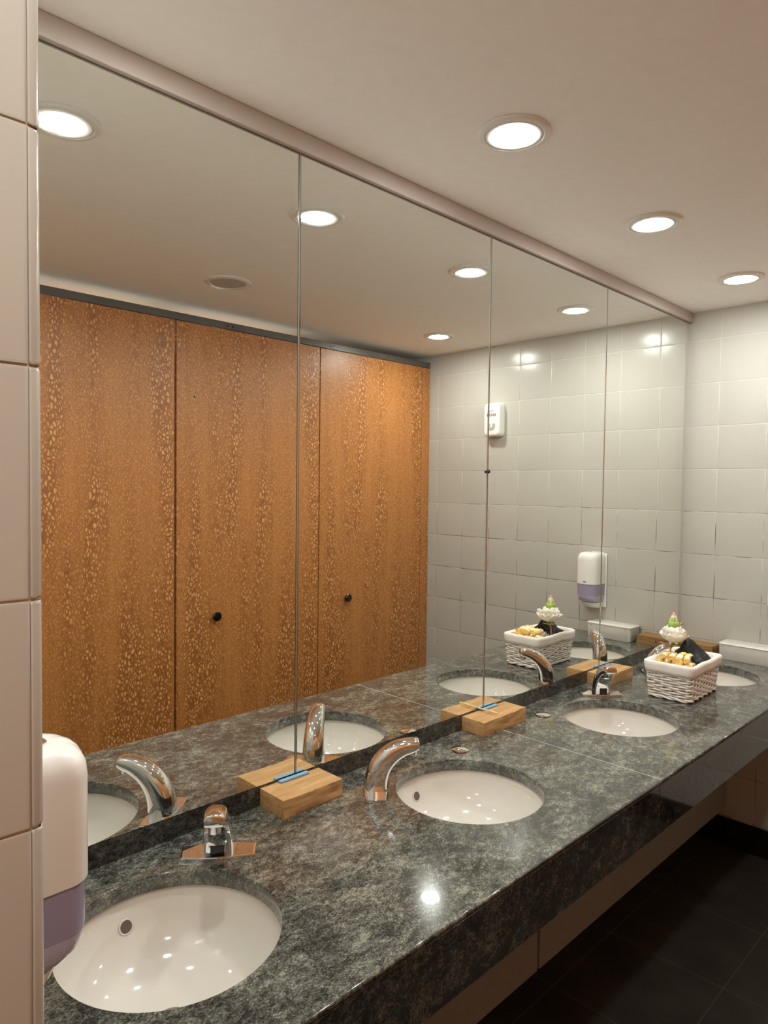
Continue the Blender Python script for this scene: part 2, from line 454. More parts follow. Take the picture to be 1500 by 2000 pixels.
# ------------------------------------------------------------------ toilet stalls (seen in the mirror)
def stall_door(x0, x1, label, knob=None):
    t = thing('stall_door', label, 'door', ((x0 + x1) / 2, YD - 0.015, 0.10))
    h = (x1 - x0) / 2
    bm = bmesh.new(); box(bm, -h, h, -0.015, 0.015, 0.0, 2.262, bev=0.0012)
    p = link('door_leaf', bm, M['lace'], t)
    if knob:
        kx, kz = knob[0] - (x0 + x1) / 2, knob[1] - 0.10
        bm = bmesh.new()
        lathe(bm, [(0.0, 0.0), (0.012, 0.0), (0.012, 0.012), (0.0205, 0.014), (0.0225, 0.018), (0.0225, 0.024), (0.020, 0.027), (0.0, 0.0275)], 32)
        bmesh.ops.rotate(bm, verts=bm.verts, matrix=Matrix.Rotation(-math.pi / 2, 3, 'X'))
        bmesh.ops.translate(bm, verts=bm.verts, vec=(kx, 0.0152, kz))
        link('door_knob', bm, M['darkmetal'], t, smooth=True, angle=35)
    if label.startswith('middle'):
        bm = bmesh.new(); lathe(bm, [(0, -0.003), (0.004, -0.003), (0.0045, 0.0003), (0, 0.0005)], 16)
        bmesh.ops.rotate(bm, verts=bm.verts, matrix=Matrix.Rotation(-math.pi / 2, 3, 'X'))
        bmesh.ops.translate(bm, verts=bm.verts, vec=(1.673 - (x0 + x1) / 2, 0.0151, 2.02 - 0.10))
        link('screw_hole', bm, M['nailhole'], t)
    return t
stall_door(0.716, 1.5705, 'plain lacewood stall door without a knob, left of the wide dark gap in the mirror')
stall_door(1.5815, 2.4305, 'middle lacewood stall door with a round dark knob and a tiny dark hole above', (1.786, 0.969))
stall_door(2.4365, 3.2620, 'lacewood stall door with round knob nearest the white tiled wall', (2.640, 0.970))
bm = bmesh.new(); box(bm, -0.036, 0.0345, -0.015, 0.015, 0, 2.262, bev=0.001)
o = link('filler_panel', bm, M['lace']); o.location = (3.3025, YD - 0.015, 0.10)
tag(o, 'narrow lacewood filler strip between the last stall door and the tiled wall', 'panel')
for i, (x0, x1) in enumerate([(-1.3, -0.15), (-0.145, 0.71)]):
    stall_door(x0, x1, ['lacewood stall panel farthest behind the camera', 'lacewood stall front just left of the mirror view'][i])
# head rail
t = thing('stall_head_rail', 'worn grey metal head rail running above the lacewood stall doors', 'rail', (1.0195, YD - 0.012, 2.3645))
bm = bmesh.new(); box(bm, -2.318, 2.318, -0.02, 0.0125, 0.0, 0.034, bev=0.0015)
link('rail_channel', bm, M['railgrey'], t)
for k, x in enumerate((0.83, 0.86, 1.49, 1.515)):
    bm = bmesh.new()
    lathe(bm, [(0.0, 0.0), (0.0045, 0.0), (0.004, 0.0015), (0.0, 0.002)], 14)
    bmesh.ops.rotate(bm, verts=bm.verts, matrix=Matrix.Rotation(-math.pi / 2, 3, 'X'))
    bmesh.ops.translate(bm, verts=bm.verts, vec=(x, 0.0126, 0.015))
    link('rail_screw', bm, M['darkmetal'], t, smooth=True, angle=40)
for k, x in enumerate((-0.147, 0.713, 1.576, 2.4335)):
    bm = bmesh.new(); box(bm, x - 0.012, x + 0.012, -3.0, YD - 0.034, 0.1, 2.22)
    o = struct('wall_stall', bm, M['plaster'])

# ------------------------------------------------------------------ mirror panels
MB, MT = 0.9070, 2.3935
seams = [XN + 0.006, 1.0264, 1.7786, 2.5311, 3.2895]
labels = ['tall mirror panel beside the near tiled wall, reflecting the knobless stall door',
          'tall mirror panel between the first and second wooden blocks',
          'tall mirror panel between the second and third wooden blocks',
          'last tall mirror panel, ending at the white tiled far wall']
for i in range(4):
    a, b = seams[i] + 0.0018, seams[i + 1] - (0.0018 if i < 3 else 0)
    bm = bmesh.new()
    vb = 0.0026
    def sec(z, y0): return [(a, 0.005, z), (a, 0.0013, z), (a + vb, y0, z), (b - vb, y0, z), (b, 0.0013, z), (b, 0.005, z)]
    loft(bm, [sec(MB, 0.0009), sec(MB + 0.0012, 0.0), sec(MT - 0.0030, 0.0), sec(MT, 0.0009)])
    bmesh.ops.recalc_face_normals(bm, faces=bm.faces)
    for f in bm.faces: f.material_index = 0 if f.normal.y < -0.9999 else (2 if abs(f.normal.x) > 0.99 else 1)
    o = link('wall_mirror', bm, [M['mirror'], M['glassedge'], M['groundedge']])
    tag(o, labels[i], 'mirror', 'mirror panels along the wall')
bm = bmesh.new()
lathe(bm, [(0, 0), (0.0045, 0), (0.0045, 0.003), (0.0075, 0.004), (0.0085, 0.007), (0.0075, 0.010), (0.0045, 0.012), (0, 0.0125)], 24)
bmesh.ops.rotate(bm, verts=bm.verts, matrix=Matrix.Rotation(math.pi / 2, 3, 'X'))
o = link('mirror_stud', bm, M['darkmetal'], smooth=True, angle=40); o.location = (1.7786, -0.0002, 1.661); o.scale = (0.75, 0.75, 0.75)
tag(o, 'small round dark metal stud on the seam between the second and third mirrors', 'stud')

# ------------------------------------------------------------------ vanity counter
def slab_bm(x0, x1, sinks):
    bm = bmesh.new()
    yb, yf, top, bot = -0.0005, YF, ZC, ZC - 0.030
    a = 0.205
    def rect(xa, xb, ya, yc, z):
        bm.faces.new([bm.verts.new(p) for p in ((xa, ya, z), (xb, ya, z), (xb, yc, z), (xa, yc, z))])
    yfc = yf + 0.003
    for z, y_front in ((top, yfc), (bot, yf + 0.024)):
        xs = x0
        for cx, cy in sinks:
            rect(xs, cx - a, y_front, yb, z)
            rect(cx - a, cx + a, y_front, cy - a, z)
            rect(cx - a, cx + a, cy + a, yb, z)
            n = 72
            circ = []; sq = []
            for k in range(n):
                t = 2 * math.pi * (k + 0.5) / n; c, s = math.cos(t), math.sin(t)
                q = a / max(abs(c), abs(s))
                rr = SR + 0.0015 if z == top else SR
                circ.append(bm.verts.new((cx + rr * c, cy + rr * s, z))); sq.append(bm.verts.new((cx + q * c, cy + q * s, z)))
            for k in range(n):
                j = (k + 1) % n
                bm.faces.new((circ[k], circ[j], sq[j], sq[k]))
            for sx, sy in ((1, 1), (-1, 1), (-1, -1), (1, -1)):   # corner slivers
                k0 = {(1, 1): n // 8, (-1, 1): 3 * n // 8, (-1, -1): 5 * n // 8, (1, -1): 7 * n // 8}[(sx, sy)]
                p, q = sq[k0 - 1], sq[k0]
                bm.faces.new((p, q, bm.verts.new((cx + sx * a, cy + sy * a, z))))
            xs = cx + a
        rect(xs, x1, y_front, yb, z)
    for cx, cy in sinks:
        n = 72
        rings = [[(cx + r * math.cos(2 * math.pi * (k + .5) / n), cy + r * math.sin(2 * math.pi * (k + .5) / n), z) for k in range(n)]
                 for r, z in ((SR + 0.0015, top), (SR + 0.0004, top - 0.0004), (SR, top - 0.0016), (SR, bot))]
        rv = loft(bm, rings, cap=False)
    # front nosing, back and ends
    zn = top - 0.0085
    prof = [(yfc, top), (yf + 0.0008, top - 0.0008), (yf, top - 0.003), (yf, zn), (yf + 0.024, zn), (yf + 0.024, bot)]
    loft(bm, [[(x, y, z) for y, z in prof] for x in (x0, x1)], closed=False)
    for x in (x0, x1):
        bm.faces.new([bm.verts.new((x, y, z)) for y, z in prof + [(yb, bot), (yb, top)]])
    bm.faces.new([bm.verts.new(p) for p in ((x0, yb, top), (x1, yb, top), (x1, yb, bot), (x0, yb, bot))])
    bmesh.ops.remove_doubles(bm, verts=bm.verts, dist=0.00005)
    bmesh.ops.recalc_face_normals(bm, faces=bm.faces)
    for f in bm.faces:
        f.normal_update()
        c = f.calc_center_median(); nz = f.normal.z
        flat = abs(nz) > 0.99
        f.smooth = not flat
        if abs(c.z - top) < 1e-5 and nz < 0: f.normal_flip()
        if abs(c.z - bot) < 1e-5 and nz > 0: f.normal_flip()
        if not flat:
            for cx, cy in sinks:
                if math.hypot(c.x - cx, c.y - cy) < SR + 0.01 and f.normal.dot(Vector((cx - c.x, cy - c.y, 0))) < 0: f.normal_flip()
    return bm

XS = 1.763
counter = thing('vanity_counter', 'long mottled dark grey granite vanity counter with four round undermount basins', 'counter', (0, 0, 0))
link('countertop_slab', slab_bm(XN + 0.001, XS - 0.0007, SINKS[:2]), M['granite'], counter, recalc=False)
link('countertop_slab', slab_bm(XS + 0.0007, XF - 0.002, SINKS[2:]), M['granite'], counter, recalc=False)
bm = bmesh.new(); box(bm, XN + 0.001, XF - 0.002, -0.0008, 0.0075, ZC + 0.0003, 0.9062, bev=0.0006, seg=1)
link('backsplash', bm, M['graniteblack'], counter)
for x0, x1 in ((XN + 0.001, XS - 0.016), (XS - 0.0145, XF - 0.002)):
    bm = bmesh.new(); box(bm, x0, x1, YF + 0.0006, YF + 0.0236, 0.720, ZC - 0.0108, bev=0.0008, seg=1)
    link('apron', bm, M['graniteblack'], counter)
bm = bmesh.new(); box(bm, XS - 0.0012, XS + 0.0012, YF + 0.002, -0.0012, ZC - 0.02, ZC + 0.00012)
link('joint_filler', bm, M['joint'], counter)
# access panels below
for x0, x1, lab in ((XN + 0.005, 1.772, 'grey access panel under the near half of the granite counter'),
                    (1.784, XF - 0.004, 'grey access panel under the far half of the granite counter')):
    bm = bmesh.new(); box(bm, x0, x1, -0.222, -0.204, 0.158, 0.690, bev=0.001)
    o = link('access_panel', bm, M['panel'])
    tag(o, lab, 'panel', 'access panels below the counter')
    for s in (x0 + 0.1, x1 - 0.1):
        bm = bmesh.new(); box(bm, s - 0.02, s + 0.02, -0.2035, 0.0075, 0.5, 0.53)
        br = link('bracket', bm, M['steel'], o)
# black hose loop hanging under the counter
bm = bmesh.new()
pts = []
for k in range(25):
    t = k / 24
    pts.append((2.60 + 0.13 * t, -0.19 + 0.004 * math.sin(9 * t), 0.30 - 0.20 * math.sin(math.pi * t)))
tube(bm, pts, 0.004, 8)
o = link('hanging_cable', bm, M['cord'], smooth=True)
tag(o, 'thin black cable hanging in a loop beneath the counter', 'cable')

# ------------------------------------------------------------------ basins
def make_sink():
    t = thing('basin', '', 'sink', (0, 0, 0), group='round white basins set into the counter')
    inner = [(0.1905, 0.0), (0.1885, -0.004), (0.1865, -0.015), (0.183, -0.033), (0.176, -0.053), (0.164, -0.073), (0.146, -0.091), (0.120, -0.107), (0.088, -0.118), (0.05, -0.1245), (0.022, -0.127)]
    outer = [(0.022, -0.139), (0.06, -0.136), (0.10, -0.128), (0.135, -0.114), (0.162, -0.094), (0.18, -0.07), (0.192, -0.045), (0.199, -0.012), (0.204, -0.010), (0.204, 0.0)]
    bm = bmesh.new(); lathe(bm, inner + outer, 80, closed_profile=True)
    link('bowl', bm, M['porcelain'], t, smooth=True, angle=50)
    # overflow hole in the back wall, facing the user
    p = Vector((0.0, 0.1762, -0.0475)); nrm = Vector((0, -0.94, 0.34)).normalized()
    rot = Vector((0, 0, 1)).rotation_difference(nrm).to_matrix()
    bm = bmesh.new()
    lathe(bm, [(0.0150, -0.001), (0.0145, 0.0008), (0.0125, 0.0014), (0.0112, 0.0006), (0.0108, -0.001)], 32, closed_profile=True)
    bmesh.ops.rotate(bm, verts=bm.verts, matrix=rot); bmesh.ops.translate(bm, verts=bm.verts, vec=p)
    ov = link('overflow_rim', bm, M['porcelain'], t, smooth=True)
    bm = bmesh.new(); lathe(bm, [(0, 0.0002), (0.0114, 0.0002), (0.0114, -0.0006), (0, -0.0006)], 32)
    bmesh.ops.rotate(bm, verts=bm.verts, matrix=rot); bmesh.ops.translate(bm, verts=bm.verts, vec=p)
    link('overflow_hole', bm, M['hole'], ov)
    bm = bmesh.new(); lathe(bm, [(0, -0.1255), (0.018, -0.1255), (0.027, -0.1235), (0.029, -0.126), (0.022, -0.132), (0, -0.132)], 32)
    link('drain', bm, M['chrome'], t, smooth=True, angle=40)
    return t
slabels = ['nearest round white basin, beside the soap dispenser in front of the camera',
           'second round white basin from the camera, right of the side-on chrome tap',
           'third round white basin from the camera, just before the wicker basket',
           'far round white basin partly hidden behind the wicker basket']
sink = make_sink()
for i, (x, y) in enumerate(SINKS):
    o = sink if i == 0 else copy_tree(sink, slabels[i])
    o['label'] = slabels[i]; o.location = (x, y, ZC - 0.0302)

# ------------------------------------------------------------------ taps
def make_tap():
    t = thing('faucet', '', 'tap', group='chrome sensor taps')
    # base plate: long across the spout (local Y), pointed ends
    bm = bmesh.new()
    out = []
    for s in (1, -1):
        pts = [(0.031, 0.0), (0.029, 0.035), (0.0235, 0.073), (-0.0205, 0.076), (-0.027, 0.04), (-0.029, 0.0)]
        if s == 1: out += pts[:5]
        else: out += [(x, -y) for x, y in reversed(pts[2:])] + [(pts[1][0], -pts[1][1])]
    def sc_(f, z): return [(x * f, y * f, z) for x, y in out]
    loft(bm, [sc_(1.0, 0.0002), sc_(1.0, 0.0045), sc_(0.985, 0.0062), sc_(0.95, 0.0068)])
    link('base_plate', bm, M['chrome'], t)
    outer = [(-0.027, .0067), (-.0255, .030), (-.018, .058), (-.005, .082), (.016, .104), (.043, .1205), (.074, .1285), (.097, .130), (.1055, .1285)]
    inner = [(0.030, .0067), (.0305, .028), (.0345, .046), (.042, .061), (.054, .076), (.069, .087), (.084, .0945), (.099, .1000), (.1072, .1055)]
    wid = [.0305, .0295, .0280, .0266, .0250, .0232, .0218, .0208, .0192]
    rings = []
    ns = 28
    # refine stations with Catmull-Rom
    def cr(P, i, u):
        p = [P[max(0, min(len(P) - 1, i + d))] for d in (-1, 0, 1, 2)]
        f = lambda a, b, c, d: 0.5 * (2 * b + (c - a) * u + (2 * a - 5 * b + 4 * c - d) * u * u + (3 * b - a - 3 * c + d) * u ** 3)
        return f(*p) if not isinstance(p[0], tuple) else tuple(f(*[q[k] for q in p]) for k in range(len(p[0])))
    st = []
    for i in range(len(outer) - 1):
        for u in (0, .25, .5, .75): st.append((cr(outer, i, u), cr(inner, i, u), cr(wid, i, u)))
    st.append((outer[-1], inner[-1], wid[-1]))
    for o_, i_, wd in st:
        cx, cz = (o_[0] + i_[0]) / 2, (o_[1] + i_[1]) / 2
        vx, vz = (o_[0] - i_[0]) / 2, (o_[1] - i_[1]) / 2     # towards the back / top
        ring = []
        for k in range(ns):
            a = 2 * math.pi * k / ns; c, s = math.cos(a), math.sin(a)
            e = 2.3 if s > 0 else 7.0
            c2 = math.copysign(abs(c) ** (2 / (e if s > 0 else 5.0)), c); s2 = math.copysign(abs(s) ** (2 / e), s)
            ring.append((cx + vx * s2, wd * c2, cz + vz * s2))
        rings.append(ring)
    # rounded nose
    o_, i_, wd = st[-1]
    cx, cz = (o_[0] + i_[0]) / 2, (o_[1] + i_[1]) / 2
    for f, d in ((0.90, .0012), (0.7, .0018)):
        rings.append([(cx + (x - cx) * f + d, y * f, cz + (z - cz) * f) for x, y, z in rings[len(st) - 1]])
    bm = bmesh.new(); loft(bm, rings)
    sp = link('spout', bm, M['chrome'], t, smooth=True, angle=38)
    bm = bmesh.new(); lathe(bm, [(0, 0), (0.0105, 0), (0.0118, 0.001), (0.0122, 0.009), (0.0122, 0.016), (0, 0.016)], 28, c=(0.0925, 0, 0.0885))
    link('aerator', bm, M['chrome'], sp, smooth=True, angle=35)
    # black sensor window low on the front
    bm = bmesh.new(); box(bm, 0.0285, 0.0322, -0.0135, 0.0135, 0.0085, 0.031, bev=0.0012)
    link('sensor_window', bm, M['black'], t)
    return t
HX = 0.186
tap = make_tap()
taps = [((SINKS[0][0] + 0.187, -0.115), math.radians(234), 'chrome tap at the nearest basin, spout pointing towards the camera'),
        ((1.180, -0.121), math.radians(-43), 'chrome tap seen side-on between the first wooden block and the second basin'),
        ((SINKS[2][0] + 0.184, -0.112), math.radians(227), 'chrome tap behind the third basin, in front of the third wooden block'),
        ((SINKS[3][0] - 0.185, -0.112), math.radians(-43), 'chrome tap of the far basin, hidden behind the basket but shown in the mirror')]
for i, ((x, y), a, lab) in enumerate(taps):
    o = tap if i == 0 else copy_tree(tap, lab)
    o['label'] = lab; o.location = (x, y, ZC); o.rotation_euler = (0, 0, a)

# chrome caps on the unused tap holes
bm = bmesh.new()
lathe(bm, [(0, 0.0004), (0.024, 0.0004), (0.0255, 0.002), (0.025, 0.004), (0.018, 0.0062), (0.008, 0.0074), (0, 0.0077)], 40)
cap = link('hole_cap', bm, M['chrome'], smooth=True, angle=40)
for i, (x, y, lab) in enumerate([(1.537, -0.102, 'round chrome hole cap beside the second basin, near the second wooden block'),
                                 (1.976, -0.097, 'round chrome hole cap beside the third basin, right of the second wooden block')]):
    o = cap if i == 0 else cap.copy()
    if i: COL.objects.link(o)
    o.location = (x, y, ZC); tag(o, lab, 'hole cap', 'chrome caps on spare tap holes')

# ------------------------------------------------------------------ wooden blocks, shims, stick
def block_mesh(lx, ly, lz, seed, ragged=0.0012):
    bm = bmesh.new()
    nx, ny, nz = 26, 8, 6
    V = {}
    def vert(i, j, k):
        if (i, j, k) not in V:
            x, y, z = lx * i / nx, -ly * j / ny, lz * k / nz
            p = Vector((x, y, z)); q = p * 55 + Vector((seed * 7.1, seed * 3.3, seed))
            f = 1.0 if j == ny else 0.25                     # sawn front is roughest
            nn = noise.noise_vector(q) * ragged * f
            n2 = noise.noise_vector(Vector((x * 26 + seed, z * 160, 3))) * ragged * (1.2 if j == ny else 0)
            if j == 0: nn.y = 0; n2.y = 0
            edge = (i in (0, nx)) + (j in (0, ny)) + (k in (0, nz))
            if k == 0: nn.z = abs(nn.z) * .3; n2.z = 0
            c = Vector((lx / 2, -ly / 2, lz / 2))
            sh = (c - p).normalized() * (0.0011 if edge >= 2 else 0)
            if k == 0: sh.z = 0
            if j == 0: sh.y = 0
            nn.y = -abs(nn.y) * 0.0 + nn.y
            V[(i, j, k)] = bm.verts.new(p + nn + n2 + sh)
        return V[(i, j, k)]
    for a, b, fix in ((nx, ny, 2), (nx, nz, 1), (ny, nz, 0)):
        for e in (0, 1):
            for i in range(a):
                for j in range(b):
                    def g(u, v):
                        if fix == 2: return vert(u, v, nz * e)
                        if fix == 1: return vert(u, ny * e, v)
                        return vert(nx * e, u, v)
                    bm.faces.new((g(i, j), g(i + 1, j), g(i + 1, j + 1), g(i, j + 1)))
    return bm
BL = [(0.9215, 0.177, 0.092, 0.0424, 1, 'block', 'pale sawn wooden block wedged under the first mirror seam, left of the side-on tap'),
      (1.668, 0.224, 0.085, 0.0424, 2, 'block', 'sawn wooden block with a thin stick on top, under the second mirror seam'),
      (2.437, 0.203, 0.088, 0.0424, 3, 'block', 'smooth brown wooden block under the third mirror seam, behind the third tap')]
for x, lx, ly, lz, sd, mt, lab in BL:
    o = link('wooden_block', block_mesh(lx, ly, lz, sd, 0.0016 if sd < 3 else 0.0006), M[mt], smooth=True, angle=35)
    o.location = (x, -0.0012, ZC + 0.0003); tag(o, lab, 'block', 'wooden blocks propping the mirrors')
# far plank against the tiled wall
t = thing('wooden_block', 'brown wooden plank with two nail holes lying against the tiled far wall', 'block', (3.237, -0.006, ZC + 0.0003), group='wooden blocks propping the mirrors')
bm = block_mesh(0.172, 0.096, 0.045, 5, 0.0005)
pl = link('plank', bm, M['block2'], t, smooth=True, angle=35); pl.rotation_euler = (0, 0, math.radians(-90)); pl.location = (0.0985, 0, 0)
pl.location = (0.096, 0.0, 0)
for y in (-0.035, -0.075):
    bm = bmesh.new(); lathe(bm, [(0, 0.0006), (0.0038, 0.0006), (0.0042, -0.003), (0, -0.003)], 16)
    bmesh.ops.rotate(bm, verts=bm.verts, matrix=Matrix.Rotation(-math.pi / 2, 3, 'Y'))
    bmesh.ops.translate(bm, verts=bm.verts, vec=(-0.0006, y, 0.024))
    link('nail_hole', bm, M['nailhole'], t)
for i, (x0, x1, lab) in enumerate([(0.972, 1.057, 'blue plastic shim on the first wooden block under the mirror edge'),
                                   (1.757, 1.838, 'blue plastic shim on the second wooden block beside the stick'),
                                   (2.517, 2.603, 'blue plastic shim on the third wooden block behind the tap')]):
    bm = bmesh.new(); box(bm, 0, x1 - x0, -0.0075, 0.0045, 0, 0.0042, bev=0.0006)
    o = link('plastic_shim', bm, M['blue']); o.location = (x0, -0.0085, ZC + 0.0436)
    tag(o, lab, 'shim', 'blue shims under the mirror seams')
bm = bmesh.new(); tube(bm, [(0, -0.004, 0.0), (0.001, -0.03, 0.0002), (0.0025, -0.078, 0.0)], [0.0026, 0.0026, 0.0026], 10)
o = link('wooden_stick', bm, M['stick'], smooth=True, angle=50); o.location = (1.752, 0.0015, ZC + 0.0506)
tag(o, 'thin pale wooden stick lying across the second wooden block and its shim', 'stick')

# ------------------------------------------------------------------ soap dispensers
def make_dispenser():
    t = thing('soap_dispenser', '', 'soap dispenser', group='wall soap dispensers')
    # local: +X out of the wall, Y across, Z up from the bottom of the nozzle block
    HW, D = 0.0565, 0.120
    def sect(z, ins=0.0, front=0.0, r=0.030):
        h = HW - ins; d = D - ins - front
        pts = [(0.012, -h)]
        rr = min(r, h - 0.004)
        for k in range(9):
            a = math.radians(-90 + 90 * k / 8); pts.append((d - rr + rr * math.cos(a), -h + rr + rr * math.sin(a)))
        # softly bowed front
        m = [(d + 0.004 * (1 - (y / (h - rr + 1e-6)) ** 2), y) for y in [(-h + rr) + (2 * (h - rr)) * q / 6 for q in range(1, 6)]]
        pts += m
        for k in range(9):
            a = math.radians(90 * k / 8); pts.append((d - rr + rr * math.cos(a), h - rr + rr * math.sin(a)))
        pts.append((0.012, h))
        return [(x, y, z) for x, y in pts]
    bm = bmesh.new(); box(bm, 0.0004, 0.0125, -0.061, 0.061, 0.012, 0.292, bev=0.006, seg=3)
    link('back_plate', bm, M['whiteplastic'], t, smooth=True, angle=40)
    bm = bmesh.new()
    loft(bm, [sect(0.1380), sect(0.1395, 0.0), sect(0.20), sect(0.262), sect(0.277, 0.0015), sect(0.287, 0.005, 0.001), sect(0.294, 0.010, 0.003), sect(0.2982, 0.0165, 0.006), sect(0.2998, 0.025, 0.010, 0.026), sect(0.3000, 0.034, 0.018, 0.018)])
    cv = link('cover', bm, M['whiteplastic'], t, smooth=True, angle=50)
    bm = bmesh.new()
    loft(bm, [sect(0.0420, 0.012, 0.026, 0.034), sect(0.047, 0.0075, 0.015), sect(0.055, 0.005, 0.006), sect(0.066, 0.004, 0.002), sect(0.076, 0.0035), sect(0.0772, 0.0035)])
    link('tank_base', bm, M['purplelight'], t, smooth=True, angle=50)
    bm = bmesh.new(); loft(bm, [sect(0.0772, 0.0030), sect(0.10, 0.0025), sect(0.1378, 0.0018)])
    link('tank_window', bm, M['purple'], t, smooth=True, angle=50)
    bm = bmesh.new(); loft(bm, [sect(0.010, 0.020, 0.050, 0.024), sect(0.016, 0.015, 0.042, 0.026), sect(0.028, 0.010, 0.030, 0.030), sect(0.0418, 0.009, 0.022, 0.034)])
    link('push_nozzle', bm, M['whiteplastic'], t, smooth=True, angle=50)
    bm = bmesh.new(); lathe(bm, [(0, 0.0), (0.0095, 0.0), (0.0105, 0.002), (0.0085, 0.0032), (0.003, 0.0024), (0, 0.0022)], 28)
    bmesh.ops.scale(bm, verts=bm.verts, vec=(0.75, 1.25, 1)); bmesh.ops.translate(bm, verts=bm.verts, vec=(0.074, -0.002, 0.2994))
    link('lock', bm, M['chrome'], t, smooth=True, angle=40)
    # small grey oval mark above the window and a round mark on the tank
    def mark(name, y, z, ry, rz, x, mat, par):
        bm = bmesh.new()
        n = 28
        for f0, f1 in ((1.0, 0.72), (0.45, 0.0)):
            rings = [[(x, y + ry * f * math.cos(2 * math.pi * k / n), z + rz * f * math.sin(2 * math.pi * k / n)) for k in range(n)] for f in (f0, max(f1, 0.02))]
            top = [[(p[0] + 0.0006, p[1], p[2]) for p in r] for r in rings]
            loft(bm, [rings[0], top[0], top[1], rings[1], rings[0]], cap=False)
        return link(name, bm, mat, par)
    mark('emblem', 0.0, 0.1495, 0.009, 0.0042, D + 0.0036, M['logo'], cv)
    mark('emblem', 0.0, 0.064, 0.0062, 0.0062, D + 0.0012, M['purple'], t)
    return t
disp = make_dispenser()
disp.location = (XN, -0.455, 0.998)
disp['label'] = 'large white and violet soap dispenser on the near wall edge, close to the camera'
o = copy_tree(disp, 'white and violet soap dispenser on the far wall, seen in the mirror above the box', (XF - 0.0006, -0.450, 0.985), math.pi)

# ------------------------------------------------------------------ white storage box on the counter
t = thing('storage_box', 'white plastic box with a flat lid against the tiled far wall', 'box', (3.281, -0.322, ZC + 0.0003))
bm = bmesh.new()
loft(bm, [[(x, y, z) for x, y in rrect(hx, hy, 0.016)] for hx, hy, z in ((.0515, .113, 0), (.0535, .1155, .003), (.0545, .117, .066))])
link('box_body', bm, M['whitebox'], t, smooth=True, angle=40)
bm = bmesh.new()
loft(bm, [[(x, y, z) for x, y in rrect(hx, hy, 0.018)] for hx, hy, z in ((.0558, .1185, .0662), (.0568, .1195, .0675), (.0568, .1195, .0705), (.0545, .117, .0728))])
link('box_lid', bm, M['whitebox'], t, smooth=True, angle=40)
for y in (-0.092, 0.095):
    bm = bmesh.new(); box(bm, -0.0562, -0.0544, y - 0.0018, y + 0.0018, 0.054, 0.0655, bev=0.0005)
    link('latch', bm, M['grille'], t)

# ------------------------------------------------------------------ air freshener high on the far wall
t = thing('air_freshener', 'white rounded air freshener with dark slots high on the tiled wall in the mirror', 'air freshener', (XF - 0.0006, -1.106, 1.905), math.pi)
def plate(hy, hz, r, x, cz=0.1): return [(x, y, z + cz) for y, z in rrect(hy, hz, r, 8)]
bm = bmesh.new(); loft(bm, [plate(.058, .098, .026, 0.0003), plate(.0595, .0995, .027, 0.004), plate(.0595, .0995, .027, .018), plate(.058, .098, .026, .019)])
link('back_housing', bm, M['whiteplastic'], t, smooth=True, angle=40)
bm = bmesh.new(); loft(bm, [plate(.0575, .0975, .026, .0192), plate(.0575, .0975, .026, .040), plate(.0555, .0955, .025, .047), plate(.050, .090, .022, .0515), plate(.042, .082, .018, .0528)])
fc = link('front_cover', bm, M['whiteplastic'], t, smooth=True, angle=45)
for k in range(-4, 5):
    bm = bmesh.new(); box(bm, .0520, .0534, k * .0072 - .0019, k * .0072 + .0019, .118, .1345, bev=0.0004, seg=1)
    link('vent_slot', bm, M['slotgrey'], fc)
for r in (0.010, 0.017, 0.024):
    bm = bmesh.new()
    pts = [(0.0530, r * math.cos(math.radians(a)), 0.0615 + r * math.sin(math.radians(a))) for a in range(180, 361, 12)]
    pts = [(0.0530, -r, 0.076)] + pts + [(0.0530, r, 0.076)]
    tube(bm, pts, 0.0014, 6); link('vent_slot', bm, M['slotgrey'], fc)
for r in (0.020, 0.026):
    bm = bmesh.new()
    tube(bm, [(0.0530, r * math.cos(math.radians(a)), 0.128 + r * math.sin(math.radians(a))) for a in range(40, 141, 10)], 0.0009, 6)
    link('vent_slot', bm, M['slotgrey'], fc)

# ------------------------------------------------------------------ ceiling lamps and speaker
def make_lamp():
    t = thing('ceiling_light', '', 'ceiling light', group='round recessed downlights')
    d = ZT - ZL
    bm = bmesh.new()
    lathe(bm, [(0.0835, -0.0003), (0.0835, -0.004), (0.081, -d * 0.8), (0.076, -d), (0.070, -d), (0.0685, -d * 0.75), (0.0665, -d * 0.75), (0.063, -0.0005)], 64, closed_profile=True)
    link('trim_ring', bm, M['lampwhite'], t, smooth=True, angle=35)
    bm = bmesh.new()
    lathe(bm, [(0.0662, -d * 0.7), (0.064, -d * 1.0), (0.058, -d * 1.02), (0.0500, -d * 0.75), (0.0495, -0.0005), (0.0662, -0.0005)], 64, closed_profile=True)
    link('inner_bezel', bm, M['lampwhite'], t, smooth=True, angle=35)
    bm = bmesh.new(); lathe(bm, [(0, -0.0112), (0.025, -0.0108), (0.040, -0.0098), (0.0475, -0.0082), (0.0492, -0.006), (0.0492, -0.002), (0, -0.002)], 64)
    link('lens', bm, M['lens'], t, smooth=True, angle=40)
    return t
lamps = [(0.612, -0.352, 'lit round ceiling light nearest the camera, seen only in the first mirror'),
         (1.374, -0.362, 'largest lit round ceiling light, above the second basin'),
         (2.128, -0.357, 'second lit round ceiling light along the mirror, above the third basin'),
         (2.911, -0.358, 'last lit round ceiling light in the row beside the mirror, near the far wall'),
         (2.914, -1.196, 'lit round ceiling light in front of the last stall door, seen in the mirror'),
         (0.218, -1.180, 'lit round ceiling light above the camera'),
         (-0.75, -1.180, 'added unseen fill light on the ceiling behind the camera'),  # added fill lamp, out of view, to brighten the ceiling
         (-0.75, -0.36, 'added unseen fill light in the corner behind the camera'),  # second added lamp out of view, lifts bounce light onto the ceiling
         (1.15, -2.00, 'ceiling light inside the knobless stall'),
         (2.00, -2.00, 'ceiling light inside the middle stall')]
lamp = make_lamp()
